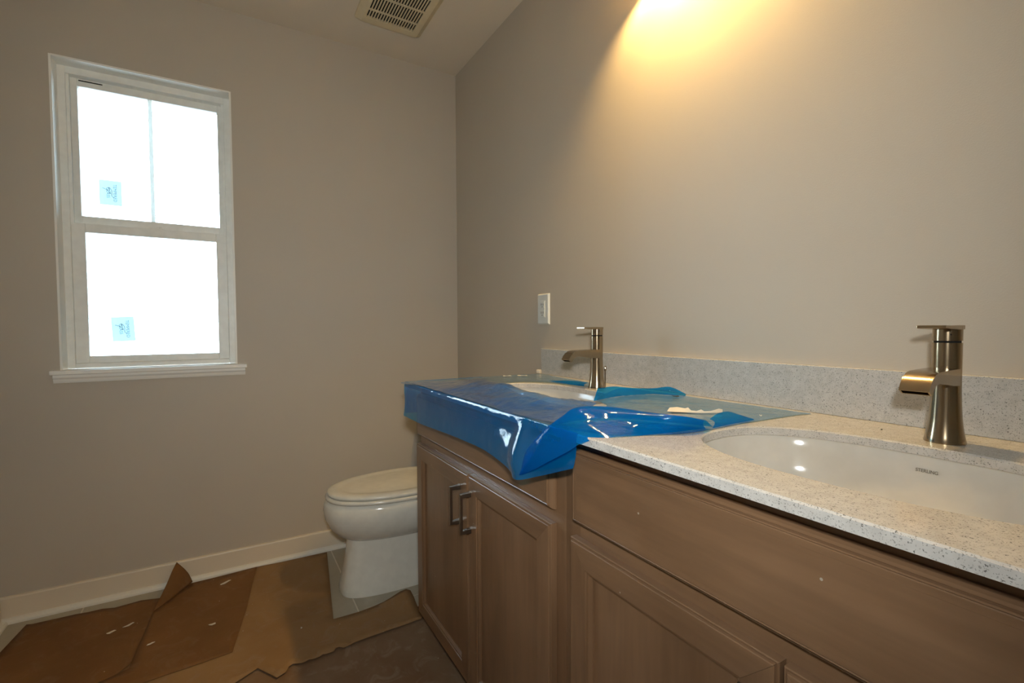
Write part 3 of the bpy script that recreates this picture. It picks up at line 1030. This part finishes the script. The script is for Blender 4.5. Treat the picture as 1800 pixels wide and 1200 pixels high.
# torn white strip lying on the film
bm = bmesh.new()
pts = [((1.738, -.288), (1.730, -.262), .010), ((1.752, -.279), (1.740, -.250), .013), ((1.764, -.268), (1.754, -.243), .010), ((1.770, -.262), (1.763, -.249), .015), ((1.775, -.257), (1.771, -.250), .006), ((1.783, -.249), (1.780, -.244), .005), ((1.789, -.243), (1.786, -.237), .011), ((1.793, -.237), (1.790, -.233), .005), ((1.800, -.224), (1.797, -.220), .006), ((1.807, -.208), (1.801, -.200), .012), ((1.809, -.198), (1.804, -.192), .009)]
z = .9012
rings = []
for (a, b, h) in pts:
    rings.append([(a[0], a[1], z), ((a[0] + b[0]) / 2, (a[1] + b[1]) / 2, z + h * 0.65), (b[0], b[1], z), ((a[0] + b[0]) / 2, (a[1] + b[1]) / 2, z + h * 0.25)])
loft(bm, rings)
o = finish('plastic_strip', bm, M_SCRAP, None, smooth=True)
tag(o, 'crumpled white strip lying on the blue film between the two sinks', 'scrap')
scrap('debris_chip', 'short black sliver on the blue film near the backsplash', 'debris', blob(1.600, -.098, .010, .0018, 0.6, 6, .2, 1), .9008, M_WATERLINE)
bm = bmesh.new()
bmesh.ops.create_cube(bm, size=1, matrix=Matrix.Translation((0.856, -0.028, HC + 0.0095)) @ Matrix.Rotation(0.4, 4, 'Z') @ Matrix.Diagonal((0.020, 0.014, 0.016, 1)))
o = finish('plaster_lump', bm, M_SCRAP, None, bevel=0.004)
tag(o, 'small white lump at the end of the backsplash, countertop corner', 'debris')
scrap('paper_scrap', 'white shred on the film at the far left edge, nearest the lump', 'debris', blob(.930, -.150, .020, .007, 0.9, 8, .3, 3), .9008, M_SCRAP, group='white shreds at the far end of the film')
scrap('paper_scrap', 'white shred on the film at the far left edge, farther from the lump', 'debris', blob(.905, -.205, .020, .008, 1.1, 8, .3, 4), .9008, M_SCRAP, group='white shreds at the far end of the film')
scrap('debris_chip', 'white crumb on the blue film near its pointed right tip', 'debris', blob(1.876, -.170, .0025, .002, 0, 6, .2, 5), .9008, M_SCRAP)
scrap('debris_chip', 'tiny dark crumb on bare quartz left of the near faucet', 'debris', blob(2.055, -.095, .0014, .0012, 0, 6, .2, 6), .8972, M_WATERLINE, curl=0.0)

# ------------------------------------------------------------------ toilet
TX = 0.425
toilet = thing('toilet', 'white elongated two piece toilet with closed lid between vanity and wall', 'toilet', (TX, -0.45, 0))


def egg(cx, yf, yb, hw, z, n=56, e=2.25, blunt=0.42):
    """egg outline; yf front (negative), yb back; widest toward the back"""
    out = []
    yc = yf + (yb - yf) * (1 - blunt)
    for i in range(n):
        t = 2 * math.pi * i / n
        c, s = math.cos(t), math.sin(t)
        X = cx + hw * math.copysign(abs(c) ** (2 / e), c)
        if s >= 0:
            Y = yc + (yb - yc) * abs(s) ** (2 / e)
        else:
            Y = yc - (yc - yf) * abs(s) ** (2 / (e * 0.94))
        out.append((X, Y, z))
    return out


bm = bmesh.new()
loft(bm, [egg(TX, -0.728, -0.16, 0.118, 0.0, e=3.4), egg(TX, -0.730, -0.16, 0.119, 0.006, e=3.4), egg(TX, -0.726, -0.16, 0.115, 0.03, e=3.2), egg(TX, -0.712, -0.16, 0.106, 0.10, e=3.0),
          egg(TX, -0.700, -0.16, 0.099, 0.17, e=2.8), egg(TX, -0.694, -0.16, 0.096, 0.225, e=2.7), egg(TX, -0.690, -0.16, 0.094, 0.26, e=2.7)])
finish('pedestal', bm, M_CHINA, toilet, smooth=True, angle=50)
bm = bmesh.new()
loft(bm, [egg(TX, -0.668, -0.20, 0.070, 0.208, e=2.4), egg(TX, -0.700, -0.20, 0.104, 0.217, e=2.35), egg(TX, -0.733, -0.20, 0.140, 0.238), egg(TX, -0.762, -0.19, 0.166, 0.270), egg(TX, -0.780, -0.18, 0.181, 0.310),
          egg(TX, -0.786, -0.17, 0.186, 0.342), egg(TX, -0.783, -0.16, 0.185, 0.366), egg(TX, -0.776, -0.16, 0.180, 0.381), egg(TX, -0.768, -0.165, 0.174, 0.386)])
finish('bowl', bm, M_CHINA, toilet, smooth=True, angle=60)
bm = bmesh.new()
loft(bm, [egg(TX, -0.770, -0.245, 0.176, 0.3875), egg(TX, -0.777, -0.24, 0.182, 0.3905), egg(TX, -0.778, -0.24, 0.183, 0.397), egg(TX, -0.774, -0.24, 0.180, 0.4035), egg(TX, -0.766, -0.245, 0.174, 0.4045)])
finish('seat', bm, M_SEAT, toilet, smooth=True, angle=60)
bm = bmesh.new()
loft(bm, [egg(TX, -0.762, -0.235, 0.172, 0.4055), egg(TX, -0.769, -0.232, 0.178, 0.408), egg(TX, -0.771, -0.232, 0.180, 0.4145), egg(TX, -0.766, -0.234, 0.176, 0.4205), egg(TX, -0.752, -0.24, 0.164, 0.4245), egg(TX, -0.730, -0.25, 0.147, 0.4255),
          egg(TX, -0.718, -0.26, 0.138, 0.4222), egg(TX, -0.700, -0.27, 0.124, 0.4222), egg(TX, -0.60, -0.36, 0.06, 0.4260), egg(TX, -0.52, -0.44, 0.01, 0.4265)])
finish('lid', bm, M_SEAT, toilet, smooth=True, angle=60)
bx('seat_bumper', M_SEAT, toilet, TX + 0.02, TX + 0.03, -0.776, -0.768, 0.3855, 0.389)
for sx in (-0.075, 0.075):
    bm = bmesh.new()
    loft(bm, [[(TX + sx + dx, -0.222 + 0.012 * math.cos(a), 0.402 + 0.012 * math.sin(a)) for a in [2 * math.pi * k / 16 for k in range(16)]] for dx in (-0.022, 0.022)])
    finish('seat_hinge', bm, M_SEAT, toilet, smooth=True)
bm = bmesh.new()
rg = lambda x0, x1, y0, y1, z, r=0.03: rr(x0, x1, y0, y1, z, r, 6)
loft(bm, [rg(TX - .20, TX + .20, -.205, -.022, .386), rg(TX - .205, TX + .205, -.21, -.018, .40), rg(TX - .225, TX + .225, -.222, -.014, .72)])
finish('tank', bm, M_CHINA, toilet, smooth=True, angle=50)
bm = bmesh.new()
loft(bm, [rg(TX - .232, TX + .232, -.232, -.008, .7205), rg(TX - .236, TX + .236, -.235, -.006, .735), rg(TX - .232, TX + .232, -.230, -.010, .750), rg(TX - .20, TX + .20, -.20, -.04, .756)])
finish('tank_lid', bm, M_CHINA, toilet, smooth=True, angle=50)
bm = bmesh.new()
box(bm, TX - .19, TX - .12, -.238, -.229, .662, .674); box(bm, TX - .19, TX - .172, -.231, -.2205, .660, .676)
finish('flush_lever', bm, M_CHROME, toilet, bevel=0.002)
for sx in (-0.10, 0.10):
    bm = bmesh.new()
    lathe(bm, TX + sx * 1.28, -0.30, [(0.013, 0.0), (0.013, 0.012), (0.009, 0.02), (0.003, 0.023)], 20)
    finish('bolt_cap', bm, M_CHINA, toilet, smooth=True)


# ------------------------------------------------------------------ floor papers
def sheet(name, label, outline, z, mat, lift=None, thick=0.0012, group='sheets of brown builder\'s paper on the floor', step=0.03):
    """paper sheet: outline in metres, gently uneven; lift(x, y) adds height"""
    poly = [Vector((x, y, 0)) for x, y in outline]
    # densify the outline
    dense = []
    n = len(poly)
    for i in range(n):
        a, b = poly[i], poly[(i + 1) % n]
        m = max(1, int((b - a).length / step))
        for k in range(m):
            dense.append(a.lerp(b, k / m))

    def inside(x, y):
        c = False
        for i in range(len(dense)):
            p, q_ = dense[i], dense[i - 1]
            if (p.y > y) != (q_.y > y) and x < (q_.x - p.x) * (y - p.y) / (q_.y - p.y) + p.x:
                c = not c
        return c
    from mathutils.geometry import delaunay_2d_cdt
    x0, x1 = min(p.x for p in dense), max(p.x for p in dense)
    y0, y1 = min(p.y for p in dense), max(p.y for p in dense)
    pts = [p.xy.copy() for p in dense]
    ne = len(pts)
    x = x0 + step / 2
    while x < x1:
        y = y0 + step / 2
        while y < y1:
            if inside(x, y) and min((p.xy - Vector((x, y))).length for p in dense) > step * 0.45:
                pts.append(Vector((x, y)))
            y += step
        x += step
    edges = [(i, (i + 1) % ne) for i in range(ne)]
    V, E_, Fc, *_ = delaunay_2d_cdt(pts, edges, [], 1, 1e-6)
    bm = bmesh.new()
    vs = []
    for v in V:
        h = z + 0.0012 * (noise.noise(Vector((v.x * 9, v.y * 9, z * 50))) + 0.6)
        if lift:
            h += lift(v.x, v.y)
        vs.append(bm.verts.new((v.x, v.y, h)))
    for f in Fc:
        c = sum((V[i] for i in f), Vector((0, 0))) / len(f)
        if inside(c.x, c.y):
            try:
                bm.faces.new([vs[i] for i in f])
            except ValueError:
                pass
    bmesh.ops.delete(bm, geom=[v for v in bm.verts if not v.link_faces], context='VERTS')
    o = finish(name, bm, mat, None, smooth=True, solid=thick)
    o.modifiers['solidify'].offset = 1
    cx, cy = sum(p.x for p in dense) / len(dense), sum(p.y for p in dense) / len(dense)
    o.data.transform(Matrix.Translation((-cx, -cy, 0)))
    o.location = (cx, cy, 0)
    return tag(o, label, 'paper', group)


def jag(a, b, n, amp, sd):
    rnd = random.Random(sd)
    out = []
    for i in range(n):
        t = i / n
        d = rnd.uniform(-amp, amp)
        dx, dy = b[0] - a[0], b[1] - a[1]
        L_ = math.hypot(dx, dy)
        out.append((a[0] + dx * t - dy / L_ * d, a[1] + dy * t + dx / L_ * d))
    return out


# dusty sheet under the cabinets' toe space and toward the camera
sheet('floor_paper', 'dusty greyish brown paper sheet in front of the cabinet doors', [(0.70, -0.47), (2.9, -0.47), (2.9, -1.45), (0.62, -1.45), (0.62, -1.10), (0.70, -0.80)], 0.0006, M_PAPER_D)
# tan sheet with torn edge and notch cut around the toilet


def lift_c(x, y):
    # right corner curls up toward the cabinet, torn edge lifts slightly
    d = max(0.0, 1 - math.hypot(x - 0.615, y + 0.50) / 0.16)
    e = 0.004 if x > 0.76 else 0
    return 0.030 * d * d + e


c_out = [(0.035, -1.02), (0.048, -0.717), (0.620, -0.789), (0.622, -0.70), (0.612, -0.60), (0.598, -0.53), (0.606, -0.507), (0.625, -0.495), (0.66, -0.493), (0.782, -0.502), (0.792, -0.512)]
c_out += jag((0.792, -0.53), (0.800, -0.78), 8, 0.0018, 1) + jag((0.800, -0.78), (0.820, -0.93), 14, 0.0085, 2)
c_out += [(0.806, -0.945), (0.812, -0.957), (0.834, -0.968), (0.846, -0.995), (0.828, -1.006), (0.790, -1.030), (0.768, -1.043), (0.800, -1.098), (1.05, -1.60), (0.66, -1.62), (0.60, -1.45)]
sheet('floor_paper', 'tan paper sheet with torn edge, notched around the toilet base', c_out, 0.0042, M_PAPER_C, lift_c)
# brown middle sheet whose corner stands up against the baseboard
b_out = [(0.218, -1.370), (0.052, -1.262), (0.045, -1.10), (0.040, -1.016), (0.373, -1.063), (0.639, -1.112), (0.655, -1.30), (0.672, -1.46), (0.60, -1.50), (0.56, -1.395)]
ob = sheet('floor_paper', 'brown paper sheet under the window with one corner folded up on the baseboard', b_out, 0.0070, M_PAPER_A)
bm = bmesh.new()
o0 = Vector(ob.location)
patch(bm, [[(0.220, -1.371, .0086), (0.155, -1.325, .0086), (0.090, -1.285, .0086), (0.045, -1.256, .0110)],
           [(0.219, -1.371, .0088), (0.140, -1.335, .030), (0.085, -1.300, .050), (0.040, -1.274, .056)],
           [(0.218, -1.371, .0090), (0.130, -1.342, .050), (0.070, -1.322, .088), (0.032, -1.310, .104)]], 6, 5, 0.0004, 10, 2)
fl = finish('folded_corner', bm, M_PAPER_A, None, smooth=True, solid=0.0012)
fl.data.transform(Matrix.Translation(-o0)); fl.parent = ob
# left sheet
a_out = [(0.066, -1.762)] + jag((0.075, -1.745), (0.100, -1.385), 9, 0.007, 5) + [(0.118, -1.335), (0.225, -1.362), (0.56, -1.383), (0.60, -1.47), (0.66, -1.60), (0.68, -1.79), (0.29, -1.790)]
sheet('floor_paper', 'dark brown paper sheet at the left below the window', a_out, 0.0016, M_PAPER_A)

# white shreds dropped on the papers
gl = 'white shreds on the floor paper'
scrap('paper_scrap', 'bent white shred near the wall, beside the folded paper corner', 'debris', blob(.128, -1.135, .024, .006, 2.1, 7, .3, 11), .0105, M_SCRAP, group=gl)
scrap('paper_scrap', 'left one of the two white shreds on the left sheet', 'debris', blob(.292, -1.485, .016, .006, 1.9, 7, .3, 12), .0048, M_SCRAP, group=gl)
scrap('paper_scrap', 'right one of the two white shreds on the left sheet', 'debris', blob(.272, -1.435, .018, .005, 2.1, 7, .3, 13), .0048, M_SCRAP, group=gl)
scrap('paper_scrap', 'small white shred in the middle of the brown sheet', 'debris', blob(.435, -1.173, .012, .005, 1.6, 7, .3, 14), .0105, M_SCRAP, group=gl)
scrap('paper_scrap', 'small white shred on the seam left of the brown sheet', 'debris', blob(.452, -1.352, .010, .004, 1.9, 7, .3, 15), .0105, M_SCRAP, group=gl)
scrap('paper_scrap', 'white fleck alone on the tan sheet', 'debris', blob(.62, -.898, .004, .003, 0, 6, .3, 16), .0076, M_SCRAP, group=gl)

# ------------------------------------------------------------------ vanity light fixture (just above the frame)
lf = thing('vanity_light', 'warm vanity light bar with frosted glass shades high on the wall', 'light fixture', (1.58, 0, 2.24))
bx('wall_plate', M_NICKEL, lf, 1.50, 1.66, -0.022, -0.0005, 2.19, 2.30, bevel=0.004)
bx('bar', M_NICKEL, lf, 1.37, 1.79, -0.045, -0.028, 2.235, 2.255, bevel=0.003)
bx('bar_stem', M_NICKEL, lf, 1.57, 1.59, -0.030, -0.020, 2.235, 2.255)
for k, lx in enumerate((1.42, 1.58, 1.74)):
    ly = -0.078
    bx('arm', M_NICKEL, lf, lx - 0.006, lx + 0.006, ly, -0.030, 2.239, 2.251)
    bm = bmesh.new()
    lathe(bm, lx, ly, [(0.022, 2.255), (0.022, 2.215), (0.030, 2.210)], 24)
    finish('socket_cup', bm, M_NICKEL, lf, smooth=True)
    bm = bmesh.new()
    lathe(bm, lx, ly, [(0.030, 2.212), (0.045, 2.190), (0.054, 2.150), (0.057, 2.105), (0.055, 2.105), (0.052, 2.150), (0.043, 2.188), (0.029, 2.208)], 32, False, False)
    finish('lamp_shade', bm, M_SHADE, lf, smooth=True)
    pt = bpy.data.lights.new('bulb', 'POINT')
    pt.energy = 19.5
    pt.color = (1.0, 0.64, 0.22)
    pt.shadow_soft_size = 0.022
    b = bpy.data.objects.new('bulb', pt)
    b.location = (0, 0, 0)
    COL.objects.link(b)
    b.parent = lf
    b.location = Vector((lx, ly, 2.162)) - Vector((1.58, 0, 2.24))
